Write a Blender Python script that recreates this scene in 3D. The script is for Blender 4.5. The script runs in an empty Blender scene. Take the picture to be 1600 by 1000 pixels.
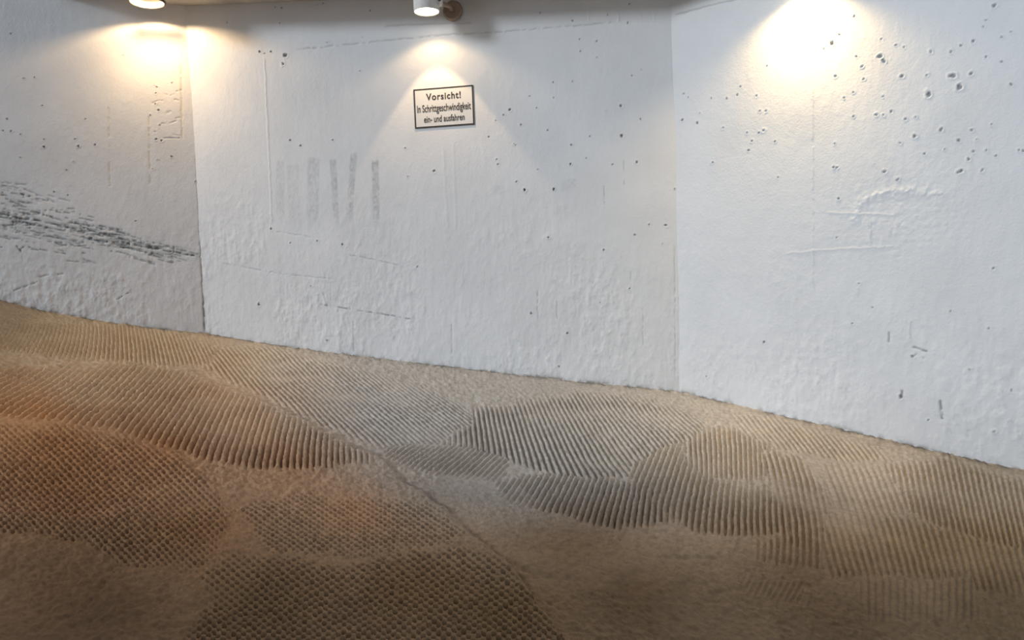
import bpy, bmesh, math
import numpy as np
from mathutils import Matrix, Vector

# ------------------------------------------------------------------ scene
scene = bpy.context.scene
COL = scene.collection
rng = np.random.default_rng(7)
EYE = 1.5                       # eye height over the world origin

# ------------------------------------------------------------------ camera
F = 1150.0
PITCH = math.radians(3.9)
ROLL = math.radians(2.1)
fwd = np.array([0, math.cos(PITCH), -math.sin(PITCH)])
up0 = np.array([0, math.sin(PITCH), math.cos(PITCH)])
rt0 = np.array([1.0, 0, 0])
RT = rt0 * math.cos(ROLL) - up0 * math.sin(ROLL)
UP = up0 * math.cos(ROLL) + rt0 * math.sin(ROLL)


def ray(px, py):
    d = fwd + RT * ((px - 800) / F) + UP * ((500 - py) / F)
    return d


def project(P):
    Q = P - np.array([0, 0, EYE])
    zf = Q @ fwd
    zf = np.where(zf < 0.05, 0.05, zf)
    return 800 + F * (Q @ RT) / zf, 500 - F * (Q @ UP) / zf


cam_data = bpy.data.cameras.new('camera')
cam_data.sensor_width = 36
cam_data.lens = F / 1600 * 36
cam_data.clip_start = 0.02
cam = bpy.data.objects.new('camera', cam_data)
COL.objects.link(cam)
M = Matrix(((RT[0], UP[0], -fwd[0], 0), (RT[1], UP[1], -fwd[1], 0), (RT[2], UP[2], -fwd[2], EYE), (0, 0, 0, 1)))
cam.matrix_world = M
scene.camera = cam

# ------------------------------------------------------------------ noise
_LAT = rng.random((8, 256, 256))


def vnoise(x, y, k=0):
    x = np.asarray(x, float) + 1000.37
    y = np.asarray(y, float) + 1000.71
    xi = np.floor(x).astype(int); yi = np.floor(y).astype(int)
    fx = x - xi; fy = y - yi
    fx = fx * fx * fx * (fx * (fx * 6 - 15) + 10); fy = fy * fy * fy * (fy * (fy * 6 - 15) + 10)
    L = _LAT[k % 8]
    x0 = xi & 255; x1 = (xi + 1) & 255; y0 = yi & 255; y1 = (yi + 1) & 255
    a = L[y0, x0] * (1 - fx) + L[y0, x1] * fx
    b = L[y1, x0] * (1 - fx) + L[y1, x1] * fx
    return (a * (1 - fy) + b * fy) * 2 - 1


def fbm(x, y, octv=4, k=0, gain=0.5):
    s = 0; a = 1.0; t = 0
    for o in range(octv):
        s = s + a * vnoise(x * 2 ** o + 17.3 * o, y * 2 ** o - 9.1 * o, k + o); t += a; a *= gain
    return s / t


def smooth(a, b, x):
    t = np.clip((x - a) / (b - a), 0, 1)
    return t * t * (3 - 2 * t)


def srgb(c):
    c = np.asarray(c, float) / 255.0
    return np.where(c <= 0.04045, c / 12.92, ((c + 0.055) / 1.055) ** 2.4)


# ------------------------------------------------------------------ plan of the walls
def at_depth(px, py, Y):
    d = ray(px, py)
    return d * (Y / d[1]) + np.array([0, 0, EYE])


PL = at_depth(306, 262, 5.05)[:2]           # corner left / middle wall
PR = at_depth(1056, 306, 4.52)[:2]          # corner middle / right wall
dm = (PR - PL) / np.linalg.norm(PR - PL)
yr = math.radians(35)
dr = np.array([math.cos(yr), -math.sin(yr)])
yl = math.radians(14)
dl = np.array([math.cos(yl), math.sin(yl)])     # towards the corner


class Wall:
    def __init__(s, o, d):
        s.o = np.array(o); s.d = np.array(d)
        s.n = np.array([s.d[1], -s.d[0]])      # towards the room
        if s.n[1] > 0: s.n = -s.n

    def hit(s, px, py):
        """pixel of the photograph -> (along wall, height) on the wall plane"""
        r = ray(px, py)
        A = np.array([[r[0], -s.d[0]], [r[1], -s.d[1]]])
        t, u = np.linalg.solve(A, s.o)
        return u, t * r[2] + EYE

    def pt(s, u, z, off=0.0):
        p = s.o + s.d * u + s.n * off
        return np.array([p[0], p[1], z])


WL = Wall(PL, dl); WM = Wall(PL, dm); WR = Wall(PR, dr)
LM = np.linalg.norm(PR - PL)

base_px = [(WL, [(0, 468), (60, 481), (130, 497), (200, 508), (270, 517), (320, 523)]),
           (WM, [(324, 523), (430, 535), (560, 555), (700, 576), (850, 592), (960, 602), (1060, 611)]),
           (WR, [(1067, 612), (1130, 624), (1200, 641), (1300, 668), (1400, 695), (1500, 715), (1600, 733)])]
CEN = np.array([-2.6, -9.0])
th_s, r_s, z_s = [], [], []
for W, pts in base_px:
    for p in pts:
        u, z = W.hit(*p)
        q = W.pt(u, z)
        v = q[:2] - CEN
        th_s.append(math.atan2(v[0], v[1])); r_s.append(np.hypot(*v)); z_s.append(z)
th_s = np.array(th_s); r_s = np.array(r_s); z_s = np.array(z_s)
RP = np.polyfit(th_s, r_s, 2)
CROSS = 0.10
g_s = z_s + CROSS * (np.polyval(RP, th_s) - r_s)
o_ = np.argsort(th_s); th_s = th_s[o_]; g_s = g_s[o_]
GP = np.polyfit(th_s, g_s, 5)
T0, T1 = th_s[0], th_s[-1]


def gfun(th):
    t = np.clip(th, T0, T1)
    z = np.polyval(GP, t)
    dGP = np.polyder(GP)
    lo = np.polyval(dGP, T0); hi = np.polyval(dGP, T1)
    return z + np.clip(th - T0, -0.35, 0) * max(-2.5, min(lo, -0.8)) + np.clip(th - T1, 0, 0.35) * max(-2.5, min(hi, -0.8))


def floor_base(x, y):
    vx = x - CEN[0]; vy = y - CEN[1]
    th = np.arctan2(vx, np.maximum(vy, 0.5)); r = np.hypot(vx, vy)
    d = np.clip(np.polyval(RP, np.clip(th, T0, T1)) - r, -0.6, 5.5)
    return gfun(th) - CROSS * d


# ------------------------------------------------------------------ mesh helpers
def tag(o, label=None, cat=None, group=None, kind=None):
    if label: o['label'] = label
    if cat: o['category'] = cat
    if group: o['group'] = group
    if kind: o['kind'] = kind
    return o


def grid_mesh(name, P, nr, nc, mat, tint=None, keep=None, wrap=False, flip=False):
    idx = np.arange(nr * nc).reshape(nr, nc)
    if wrap: idx = np.concatenate([idx, idx[:, :1]], 1)
    a = idx[:-1, :-1].ravel(); b = idx[:-1, 1:].ravel(); c = idx[1:, 1:].ravel(); d = idx[1:, :-1].ravel()
    q = np.stack([a, d, c, b] if flip else [a, b, c, d], 1)
    if keep is not None:
        q = q[keep[q].any(1)]
    used = np.unique(q); remap = np.full(len(P), -1); remap[used] = np.arange(len(used)); q = remap[q]; P = P[used]
    me = bpy.data.meshes.new(name)
    me.vertices.add(len(P)); me.vertices.foreach_set('co', P.astype(np.float32).ravel())
    me.loops.add(q.size); me.loops.foreach_set('vertex_index', q.astype(np.int32).ravel())
    me.polygons.add(len(q)); me.polygons.foreach_set('loop_start', np.arange(0, q.size, 4, dtype=np.int32))
    me.polygons.foreach_set('use_smooth', np.ones(len(q), bool))
    me.update(calc_edges=True)
    if tint is not None:
        at = me.attributes.new('tint', 'FLOAT_COLOR', 'POINT')
        cc = np.concatenate([tint[used], np.ones((len(used), 1))], 1).astype(np.float32)
        at.data.foreach_set('color', cc.ravel())
    me.materials.append(mat)
    o = bpy.data.objects.new(name, me); COL.objects.link(o)
    return o


# ------------------------------------------------------------------ materials
def new_mat(name):
    m = bpy.data.materials.new(name); m.use_nodes = True
    nt = m.node_tree; b = nt.nodes['Principled BSDF']
    return m, nt, b


def tinted(name, rough, bump_scale, bump_strength, mottling, scale2):
    m, nt, b = new_mat(name)
    N = nt.nodes.new; Lk = nt.links.new
    at = N('ShaderNodeAttribute'); at.attribute_name = 'tint'
    tc = N('ShaderNodeTexCoord')
    n1 = N('ShaderNodeTexNoise'); n1.inputs['Scale'].default_value = scale2; n1.inputs['Detail'].default_value = 6
    Lk(tc.outputs['Object'], n1.inputs['Vector'])
    mr = N('ShaderNodeMapRange'); mr.inputs[1].default_value = 0.3; mr.inputs[2].default_value = 0.7
    mr.inputs[3].default_value = 1 - mottling; mr.inputs[4].default_value = 1 + mottling
    Lk(n1.outputs['Fac'], mr.inputs[0])
    mx = N('ShaderNodeVectorMath'); mx.operation = 'SCALE'
    Lk(at.outputs['Color'], mx.inputs[0]); Lk(mr.outputs[0], mx.inputs['Scale'])
    Lk(mx.outputs[0], b.inputs['Base Color'])
    b.inputs['Roughness'].default_value = rough
    b.inputs['Specular IOR Level'].default_value = 0.25
    n2 = N('ShaderNodeTexNoise'); n2.inputs['Scale'].default_value = bump_scale; n2.inputs['Detail'].default_value = 5
    Lk(tc.outputs['Object'], n2.inputs['Vector'])
    bp = N('ShaderNodeBump'); bp.inputs['Strength'].default_value = bump_strength; bp.inputs['Distance'].default_value = 0.004
    Lk(n2.outputs['Fac'], bp.inputs['Height']); Lk(bp.outputs[0], b.inputs['Normal'])
    return m


def plain(name, col, rough=0.5, metal=0.0, noise=0.06, emis=None, es=0, scale=40):
    m, nt, b = new_mat(name)
    N = nt.nodes.new; Lk = nt.links.new
    tc = N('ShaderNodeTexCoord')
    n = N('ShaderNodeTexNoise'); n.inputs['Scale'].default_value = scale; n.inputs['Detail'].default_value = 4
    Lk(tc.outputs['Object'], n.inputs['Vector'])
    cr = N('ShaderNodeValToRGB')
    c = np.array(col)
    cr.color_ramp.elements[0].color = (*np.clip(c * (1 - noise), 0, 1), 1); cr.color_ramp.elements[0].position = 0.35
    cr.color_ramp.elements[1].color = (*np.clip(c * (1 + noise), 0, 1), 1); cr.color_ramp.elements[1].position = 0.65
    Lk(n.outputs['Fac'], cr.inputs[0]); Lk(cr.outputs[0], b.inputs['Base Color'])
    b.inputs['Roughness'].default_value = rough; b.inputs['Metallic'].default_value = metal
    if emis is not None:
        b.inputs['Emission Color'].default_value = (*emis, 1); b.inputs['Emission Strength'].default_value = es
    return m


MW = tinted('painted_concrete', 0.8, 90, 0.3, 0.04, 3.0)
MF = tinted('combed_concrete', 0.75, 120, 0.6, 0.16, 45.0)
M_CEIL = plain('ceiling_concrete', (0.55, 0.52, 0.47), 0.9, 0, 0.12, scale=6)
M_WHITE = plain('lamp_white_enamel', (0.78, 0.76, 0.72), 0.35)
M_RIM = plain('dark_rim_metal', (0.05, 0.04, 0.03), 0.5)
M_ARM = plain('lamp_arm_metal', (0.30, 0.22, 0.16), 0.45, 0.3)
M_BLACK = plain('black_stencil_paint', (0.035, 0.032, 0.03), 0.7, 0, 0.25)
M_SIGN = plain('sign_white_panel', (0.72, 0.71, 0.70), 0.7, 0, 0.03, scale=15)
M_LENS = plain('glowing_lens', (0.9, 0.9, 0.85), 0.3, 0, 0.02, (1.0, 0.86, 0.66), 9.0)
M_BULB = plain('warm_bulb_glass', (0.9, 0.85, 0.7), 0.3, 0, 0.02, (1.0, 0.8, 0.5), 0.6)

# ------------------------------------------------------------------ walls
WHITE = np.array([0.76, 0.76, 0.765])


def zoomed(lst, ox, oy, sc):
    out = []
    for t in lst:
        r = t[2] if len(t) > 2 else 5
        out.append((ox + t[0] / sc, oy + t[1] / sc, r / sc))
    return out


PITS_R = zoomed([(1475,25,10),(1442,85,6),(1430,112,7),(1388,172,9),(1337,190,7),(1295,215,7),(1212,215,8),(1545,132,6),(1510,155,6),(1508,258,5),(1443,237,5),(1303,315,13),(1378,308,10),(1332,362,12),(1200,392,13),(1197,312,7),(1092,318,9),(1068,187,6),(1100,195,5),(1006,162,5),(1000,235,12),(1015,255,10),(925,278,6),(903,236,6),(932,330,6),(815,318,7),(892,67,7),(800,180,11),(832,145,6),(765,202,5),(620,222,5),(527,275,5),(597,48,4),(890,385,5),(850,407,4),(1012,402,5),(1048,465,6),(1015,480,7),(985,478,7),(1107,497,7),(1150,488,6),(890,485,5),(810,598,4),(805,697,6),(820,699,6),(1145,568,9),(1257,540,8),(1383,542,7),(1328,585,7),(1403,582,6),(1390,632,7),(1370,665,7),(1442,627,6),(1335,715,11),(1427,710,9),(1270,622,5),(1483,650,4),(1580,625,6),(1597,628,6),(1548,353,7),(1463,520,5),(1020,715,8),(1075,748,7),(500,462,6),(525,462,6),(515,543,7),(495,553,5),(445,553,6),(465,588,6),(452,627,6),(562,590,5),(303,677,7),(175,500,8),(238,512,7),(248,470,5),(345,532,4),(295,410,5),(405,395,4),(360,410,4),(200,403,5),(182,390,4),(485,400,4),(417,360,4),(575,738,4),(1085,597,4),(1185,640,4)], 1000, 0, 2.667)
PITS_R += zoomed([(487,113,4),(285,620,5),(540,567,4),(680,778,7),(760,845,4),(715,660,6),(118,720,4),(948,407,5),(500,205,5),(495,317,4),(935,580,4),(825,530,4),(1000,760,5),(950,880,5),(880,700,4),(560,450,4),(600,520,4)], 1040, 200, 1.852)
PITS_M = zoomed([(68,132,5),(50,148,4),(27,164,4),(100,175,5),(145,127,3),(125,93,4),(195,97,3),(178,192,3),(245,233,4),(243,290,4),(290,272,3),(300,210,4),(390,122,6),(392,208,6),(435,285,5),(447,160,4),(110,365,6),(195,362,4),(470,465,5),(520,467,6),(545,362,4),(340,540,5),(180,502,4),(415,650,5),(330,690,4),(130,722,5),(235,780,5),(210,875,4),(430,495,4),(510,520,4),(345,137,4),(365,290,3),(80,232,3),(30,275,3),(150,305,3)], 760, 100, 1.853)
PITS_M += zoomed([(918,232,7),(918,325,7),(980,83,7),(1103,22,6),(597,72,6),(1170,395,6),(1118,428,5),(780,462,6),(670,468,6),(780,118,9),(1095,130,9),(820,222,5),(825,290,5)], 680, 0, 3.636)
PITS_M += zoomed([(165,65),(127,45),(285,45),(555,75),(663,160,6),(565,180),(1000,230,7),(1108,228,6),(1173,62),(1170,133),(970,200),(965,62),(865,32),(900,135),(320,433,6),(228,420),(127,428),(600,515),(10,655,7),(205,587),(265,790),(1088,408),(1128,888),(55,375,6)], 400, 200, 2.38)
PITS_M += zoomed([(665,345,16),(650,400,13),(505,322,10),(535,335,9),(575,322,9),(1130,445,7),(640,50,9),(600,45,7),(630,145,7),(900,22,6),(865,30,6),(1195,65,6),(1145,230,6),(925,265,6),(300,140,6)], 280, 0, 4.0)
PITS_L = zoomed([(770,345,6),(535,745,7),(470,870,6),(490,912,7),(275,872,6),(275,918,5),(975,583,5),(1000,783,6),(975,872,8),(265,660,5),(215,485,5),(72,822,7),(128,840,6),(20,820,6),(70,210,5),(45,745),(1070,980,6),(150,490,4),(1075,518,5),(980,545,8),(970,650,6),(990,690,8),(940,720,7)], 0, 0, 4.0)
PITS_L += zoomed([(575,40,8),(325,45,6),(150,122,5),(490,215,6),(540,150,5),(1160,138,7),(1125,210,8),(1265,118,7),(1440,300,8),(500,400,7),(1000,590,8),(400,375,6),(1190,0,9),(700,30,5)], 0, 220, 4.706)


def polyline_d(X, Y, pts):
    """distance of the points to a polyline, and the position along it in 0..1"""
    best = np.full(X.shape, 1e9); tt = np.zeros(X.shape)
    n = len(pts) - 1
    for i in range(n):
        ax, ay = pts[i]; bx, by = pts[i + 1]
        vx, vy = bx - ax, by - ay
        t = np.clip(((X - ax) * vx + (Y - ay) * vy) / (vx * vx + vy * vy), 0, 1)
        d = np.hypot(X - ax - t * vx, Y - ay - t * vy)
        m = d < best
        best[m] = d[m]; tt[m] = (i + t[m]) / n
    return best, tt


class Canvas:
    """height and tint of one wall, laid out in metres along and up the wall"""
    def __init__(s, W, u0, u1, z0, z1, step):
        s.W = W
        s.us = np.arange(u0, u1 + 1e-6, step); s.zs = np.arange(z0, z1, step)
        s.U, s.Z = np.meshgrid(s.us, s.zs)
        s.h = np.zeros_like(s.U)
        s.c = np.ones(s.U.shape + (3,)) * WHITE

    def win(s, u, z, R):
        i0 = np.searchsorted(s.us, u - R); i1 = np.searchsorted(s.us, u + R)
        j0 = np.searchsorted(s.zs, z - R); j1 = np.searchsorted(s.zs, z + R)
        return slice(j0, j1), slice(i0, i1)

    def stain(s, sl, a, col):
        a = np.clip(a, 0, 1)[..., None]
        s.c[sl] = s.c[sl] * (1 - a) + np.array(col) * a

    def pits(s, lst, depth=0.010):
        for (px, py, r) in lst:
            u, z = s.W.hit(px, py)
            rng_m = np.hypot(*(s.W.pt(u, z)[:2]))
            R = max(0.78 * r * rng_m / F, 0.006)
            sl = s.win(u, z, R * 3)
            if s.U[sl].size == 0: continue
            ang = rng.random() * math.pi; e = 0.6 + 0.4 * rng.random()
            dx = s.U[sl] - u; dz = s.Z[sl] - z
            a = dx * math.cos(ang) + dz * math.sin(ang); b = (-dx * math.sin(ang) + dz * math.cos(ang)) / e
            d = np.hypot(a, b) / R + 0.5 * vnoise(s.U[sl] / R * 1.2, s.Z[sl] / R * 1.2, 3)
            k = 1 - smooth(0.45, 1.05, d)
            s.h[sl] -= depth * min(1, R / 0.012) * k
            s.h[sl] += 0.0022 * np.exp(-((d - 1.35) / 0.35) ** 2)
            s.stain(sl, 0.68 * k, (0.13, 0.125, 0.125))

    def scratch(s, pts, w=0.004, depth=0.003, col=(0.2, 0.2, 0.2), a=0.7, breaks=0.0, raised=0.0, k=0):
        P = [s.W.hit(*p) for p in pts]
        lo = np.min(P, 0) - 0.06; hi = np.max(P, 0) + 0.06
        sl = (slice(np.searchsorted(s.zs, lo[1]), np.searchsorted(s.zs, hi[1])),
              slice(np.searchsorted(s.us, lo[0]), np.searchsorted(s.us, hi[0])))
        U = s.U[sl]; Z = s.Z[sl]
        if U.size == 0: return
        Uw = U + 0.004 * fbm(U * 30, Z * 30, 2, k); Zw = Z + 0.004 * fbm(U * 30, Z * 30, 2, k + 2)
        d, t = polyline_d(Uw, Zw, P)
        m = np.exp(-(d / w) ** 2) * smooth(0, 0.04, t) * smooth(0, 0.04, 1 - t)
        if breaks:
            m = m * smooth(breaks - 0.35, breaks + 0.35, fbm(U * 45, Z * 45, 2, k + 4) + 0.35)
        s.h[sl] += (raised - depth) * m
        if a: s.stain(sl, a * m, col)

    def smear(s, x0, y0, x1, y1, w, a):
        A = s.W.hit(x0, y0); B = s.W.hit(x1, y1)
        wm = w * 4.8 / F / 2
        lo = np.minimum(A, B) - wm * 2.5; hi = np.maximum(A, B) + wm * 2.5
        sl = (slice(np.searchsorted(s.zs, lo[1]), np.searchsorted(s.zs, hi[1])),
              slice(np.searchsorted(s.us, lo[0]), np.searchsorted(s.us, hi[0])))
        U = s.U[sl]; Z = s.Z[sl]
        t = (Z - A[1]) / (B[1] - A[1])
        cu = A[0] + (B[0] - A[0]) * t
        d = np.abs(U - cu + 0.003 * fbm(U * 20, Z * 25, 2, 1)) / wm
        m = (1 - smooth(0.7, 1.15, d)) * smooth(-0.03, 0.02, t) * smooth(-0.12, 0.25, 1 - t)
        m = m * np.clip(0.75 + 0.9 * fbm(U * 90, Z * 60, 3, 5) + 0.25 * (0.5 - t), 0, 1.3)
        s.stain(sl, a * m, (0.40, 0.41, 0.43))

    def build(s, name, mat, edge_l=0, edge_r=0):
        P = s.W.o[None, None, :] + s.W.d * s.U[..., None] + s.W.n * s.h[..., None]
        P = np.concatenate([P, s.Z[..., None]], 2).reshape(-1, 3)
        o = grid_mesh(name, P, len(s.zs), len(s.us), mat, s.c.reshape(-1, 3), flip=False)
        return o


def wall_noise(cv, seed, foot, rough_low, rough_high):
    """trowelled plaster: lumps and vertical drips, coarser towards the foot of the wall"""
    U, Z = cv.U, cv.Z
    ft = foot(U)
    hgt = Z - ft
    low = 1 - smooth(0.15, 1.15, hgt + 0.25 * fbm(U * 1.5, Z * 1.5, 3, seed))
    patch = smooth(-0.25, 0.45, fbm(U * 2.1 + seed, Z * 1.8, 3, seed + 1))
    amp = rough_high + (rough_low - rough_high) * np.clip(low * (0.35 + 0.8 * patch), 0, 1)
    lump = fbm(U * 30, Z * 19, 4, seed + 2, 0.6)
    lump = np.where(lump > 0, lump ** 1.0, lump * 0.6)
    drip = fbm(U * 34, Z * 5, 3, seed + 3)
    cv.h += amp * (1.05 * lump + 0.35 * drip)
    cv.h += 0.006 * fbm(U * 1.3, Z * 1.0, 3, seed + 5)
    # worn patches of dirt and slight yellowing of the paint, with shapes of their own
    d = smooth(0.25, 0.75, fbm(U * 1.1 + 3, Z * 0.9, 4, seed + 6))
    cv.c *= (1 - 0.05 * d)[..., None]
    sp = smooth(0.42, 0.6, fbm(U * 38, Z * 30, 3, seed + 7)) * (0.25 + 0.75 * patch) * low
    cv.stain((slice(None), slice(None)), 0.20 * sp, (0.33, 0.34, 0.36))
    # splash dirt at the foot
    ftd = np.exp(-np.clip(hgt, 0, 9) / 0.012)
    cv.stain((slice(None), slice(None)), 0.85 * ftd * smooth(-0.3, 0.5, fbm(U * 30, Z * 30, 3, seed)), (0.22, 0.19, 0.15))


def foot_of(W):
    def f(U):
        x = W.o[0] + W.d[0] * U; y = W.o[1] + W.d[1] * U
        return floor_base(x, y)
    return f


ST = 0.005
ZTOP = EYE + 2.35
# middle wall
cm = Canvas(WM, -0.02, LM + 0.02, EYE - 1.05, ZTOP, ST)
wall_noise(cm, 1, foot_of(WM), 0.0050, 0.0009)
cm.pits(PITS_M)
for a in [(437, 252, 438, 350, 15, .22), (457, 258, 460, 362, 22, .20), (490, 247, 488, 352, 21, .36), (520, 250, 526, 352, 11, .50),
          (553, 240, 545, 346, 11, .52), (586, 251, 588, 352, 12, .60), (778, 290, 779, 305, 18, .20), (890, 280, 888, 300, 24, .18), (878, 320, 878, 345, 18, .13)]:
    cm.smear(*a)
cm.scratch([(455, 79), (560, 68), (640, 60), (700, 54), (790, 49), (930, 38), (960, 35)], 0.005, 0.004, (0.3, 0.3, 0.3), .35, 0.05)
cm.scratch([(600, 40), (660, 38), (740, 35)], 0.006, 0.004, (0.3, 0.27, 0.25), .30)
cm.scratch([(413, 85), (417, 180), (421, 270), (424, 352)], 0.005, 0, raised=0.0025, a=0)
cm.scratch([(692, 225), (696, 300), (700, 360)], 0.008, 0, raised=0.0012, a=0)
cm.scratch([(708, 215), (712, 360)], 0.008, 0, raised=0.0012, a=0)
cm.scratch([(500, 475), (520, 479), (560, 485), (600, 491), (645, 500)], 0.004, 0.004, (0.12, 0.12, 0.13), .75, 0.25, k=1)
cm.scratch([(505, 458), (512, 478)], 0.003, 0.003, (0.2, 0.2, 0.2), .4)
cm.scratch([(340, 410), (440, 428), (520, 436)], 0.003, 0.003, (0.35, 0.35, 0.36), .4, 0.2)
cm.scratch([(545, 398), (580, 405), (625, 415)], 0.003, 0.003, (0.3, 0.3, 0.31), .45, 0.25)
cm.scratch([(430, 362), (500, 372)], 0.003, 0.003, (0.4, 0.4, 0.4), .35, 0.2)
for x, y0, y1 in [(706, 505, 560), (552, 500, 550), (840, 455, 500), (870, 470, 500), (985, 425, 460), (944, 290, 320), (975, 250, 290), (1004, 480, 540), (1054, 380, 600)]:
    cm.scratch([(x, y0), (x + 1, y1)], 0.003, 0.003, (0.35, 0.35, 0.36), .4, 0.1)
for x, w in [(918, 6), (1000, 5), (965, 5), (1020, 5)]:
    cm.scratch([(x, -10), (x + 2, 35)], 0.004, 0, raised=0.004, a=0.25, col=(0.85, 0.8, 0.72), breaks=0.2)
# brown shadow beside the lamp bracket, put into the wall colour
sl = (slice(None), slice(None))
uu, zz = WM.hit(745, 8)
cm.stain(sl, 0.45 * np.exp(-((cm.U - uu) / 0.17) ** 2 - ((cm.Z - zz) / 0.085) ** 2) * (0.8 + 0.5 * fbm(cm.U * 9, cm.Z * 9, 3, 2)), (0.46, 0.36, 0.27))
# the wall is smooth where the sign is fixed
q = np.array([WM.hit(*c) for c in [(645, 140), (739, 133), (742, 195), (650, 201)]])
fl = smooth(-0.12, 0.0, -np.maximum(np.maximum(q[:, 0].min() - cm.U, cm.U - q[:, 0].max()), np.maximum(q[:, 1].min() - cm.Z, cm.Z - q[:, 1].max())))
cm.h *= 1 - fl
wall_m = tag(cm.build('wall_back', MW), kind='structure')

# right wall
cr_ = Canvas(WR, -0.02, 3.1, EYE - 1.55, ZTOP - 0.1, ST)
wall_noise(cr_, 4, foot_of(WR), 0.0042, 0.0008)
cr_.pits(PITS_R)
# a re-plastered patch, low relief
px = [WR.hit(x, y) for x, y in [(1335, 345), (1350, 310), (1395, 298), (1430, 300), (1468, 305)]]
d, t = polyline_d(cr_.U + 0.01 * fbm(cr_.U * 14, cr_.Z * 14, 3, 1), cr_.Z + 0.01 * fbm(cr_.U * 14, cr_.Z * 14, 3, 2), px)
cr_.h += 0.004 * np.exp(-(d / 0.02) ** 2) * (0.6 + fbm(cr_.U * 60, cr_.Z * 60, 3, 3))
pc = WR.hit(1400, 330)
blob = np.exp(-((cr_.U - pc[0]) / 0.35) ** 2 - ((cr_.Z - pc[1]) / 0.25) ** 2)
cr_.h += 0.003 * blob * np.abs(fbm(cr_.U * 28, cr_.Z * 28, 4, 6))
for pts in [[(1225, 396), (1300, 390), (1400, 385)], [(1355, 345), (1360, 385)], [(1290, 332), (1400, 336)]]:
    cr_.scratch(pts, 0.004, 0, raised=0.0018, a=0)
cr_.scratch([(1054, 24), (1085, 15), (1145, 0), (1180, -10)], 0.005, 0.005, (0.25, 0.25, 0.25), .4)
cr_.scratch([(1469, 625), (1472, 655)], 0.006, 0.004, (0.1, 0.1, 0.11), .7, 0.05)
cr_.scratch([(1390, 518), (1389, 535)], 0.004, 0.004, (0.2, 0.2, 0.2), .6)
cr_.scratch([(1425, 542), (1438, 545), (1450, 550)], 0.005, 0.004, (0.15, 0.15, 0.16), .7, 0.1)
cr_.scratch([(1424, 560), (1432, 552), (1445, 560)], 0.004, 0.003, (0.25, 0.25, 0.26), .5, 0.2)
cr_.scratch([(1410, 610), (1408, 622)], 0.006, 0.004, (0.1, 0.1, 0.1), .7)
for x, y0, y1 in [(1421, 500, 530), (1320, 580, 625), (1340, 450, 470), (1360, 345, 380), (1270, 130, 460), (1180, 560, 580)]:
    cr_.scratch([(x, y0), (x + 1, y1)], 0.004, 0, (0.4, 0.4, 0.42), .25, 0.1, raised=0.002)
tag(cr_.build('wall_right', MW), kind='structure')

# left wall
cl = Canvas(WL, -2.6, 0.02, EYE - 0.85, ZTOP + 0.15, ST)
wall_noise(cl, 6, foot_of(WL), 0.0055, 0.0009)
cl.pits(PITS_L)
# the scuffed band left by bumpers: long dark scrapes that follow the ramp
top = lambda x: 322 + 0.25 * x
bd, bt = polyline_d(cl.U + 0.02 * fbm(cl.U * 9, cl.Z * 9, 3, 4), cl.Z + 0.03 * fbm(cl.U * 9, cl.Z * 9, 3, 2), [cl.W.hit(*p) for p in [(-120, 345), (0, 350), (110, 365), (240, 385), (320, 402)]])
bw = 0.14 - 0.10 * bt
cl.stain((slice(None), slice(None)), 0.45 * (1 - smooth(0.3, 1.1, bd / bw)) * smooth(-0.25, 0.35, fbm(cl.U * 12 , cl.Z * 55 + cl.U * 9, 4, 1)), (0.36, 0.40, 0.40))
for i in range(250):
    x0 = rng.random() ** 1.25 * 330 - 60
    wd = 16 + 46 * max(0, 1 - max(x0, 0) / 230)
    y0 = top(x0) + 12 + (rng.normal() * 0.42) * wd
    L_ = 12 + 45 * rng.random() ** 2
    x1 = min(x0 + L_, 318); sl_ = 0.20 + 0.08 * rng.normal()
    if x1 - x0 < 6: continue
    cl.scratch([(x0, y0), (x1, y0 + sl_ * (x1 - x0))], 0.003 + 0.004 * rng.random(), 0.003, (0.13, 0.15, 0.15),
               0.28 + 0.40 * rng.random(), 0.2 + 0.2 * rng.random(), k=i % 5)
for pts, a in [([(105, 345), (150, 363), (200, 375), (260, 392), (318, 402)], .7), ([(30, 302), (50, 308), (80, 316)], .55), ([(0, 290), (40, 296), (90, 318)], .25),
               ([(0, 340), (60, 345), (110, 356)], .6), ([(0, 352), (50, 352), (105, 362)], .6), ([(20, 362), (90, 372), (150, 380)], .4), ([(80, 380), (110, 384)], .7),
               ([(26, 384), (36, 398)], .7), ([(30, 392), (40, 384)], .5), ([(200, 382), (240, 390)], .45), ([(270, 393), (315, 402)], .5), ([(272, 385), (270, 397)], .5),
               ([(20, 340), (21, 365)], .4), ([(26, 338), (26, 360)], .4), ([(60, 432), (100, 428)], .3), ([(20, 455), (60, 440)], .25), ([(180, 470), (205, 455)], .35)]:
    cl.scratch(pts, 0.005, 0.004, (0.11, 0.12, 0.12), a, 0.18)
cl.scratch([(307, 240), (314, 380), (320, 521)], 0.006, 0.006, (0.1, 0.11, 0.11), .8, 0.0)
for x, y0, y1 in [(170, 165, 295), (233, 180, 290), (283, 100, 220)]:
    cl.scratch([(x, y0), (x + 2, y1)], 0.007, 0.002, (0.55, 0.43, 0.22), .35, 0.1)
cl.scratch([(255, 216), (282, 216)], 0.003, 0.003, (0.4, 0.3, 0.2), .5)
for i in range(14):
    x = 233 + rng.random() * 46; y = 130 + rng.random() * 90
    cl.scratch([(x, y), (x + 6 + 8 * rng.random(), y + 2 * rng.normal())], 0.003, 0.003, (0.4, 0.32, 0.22), .4, 0.1)
tag(cl.build('wall_left', MW), kind='structure')

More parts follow.
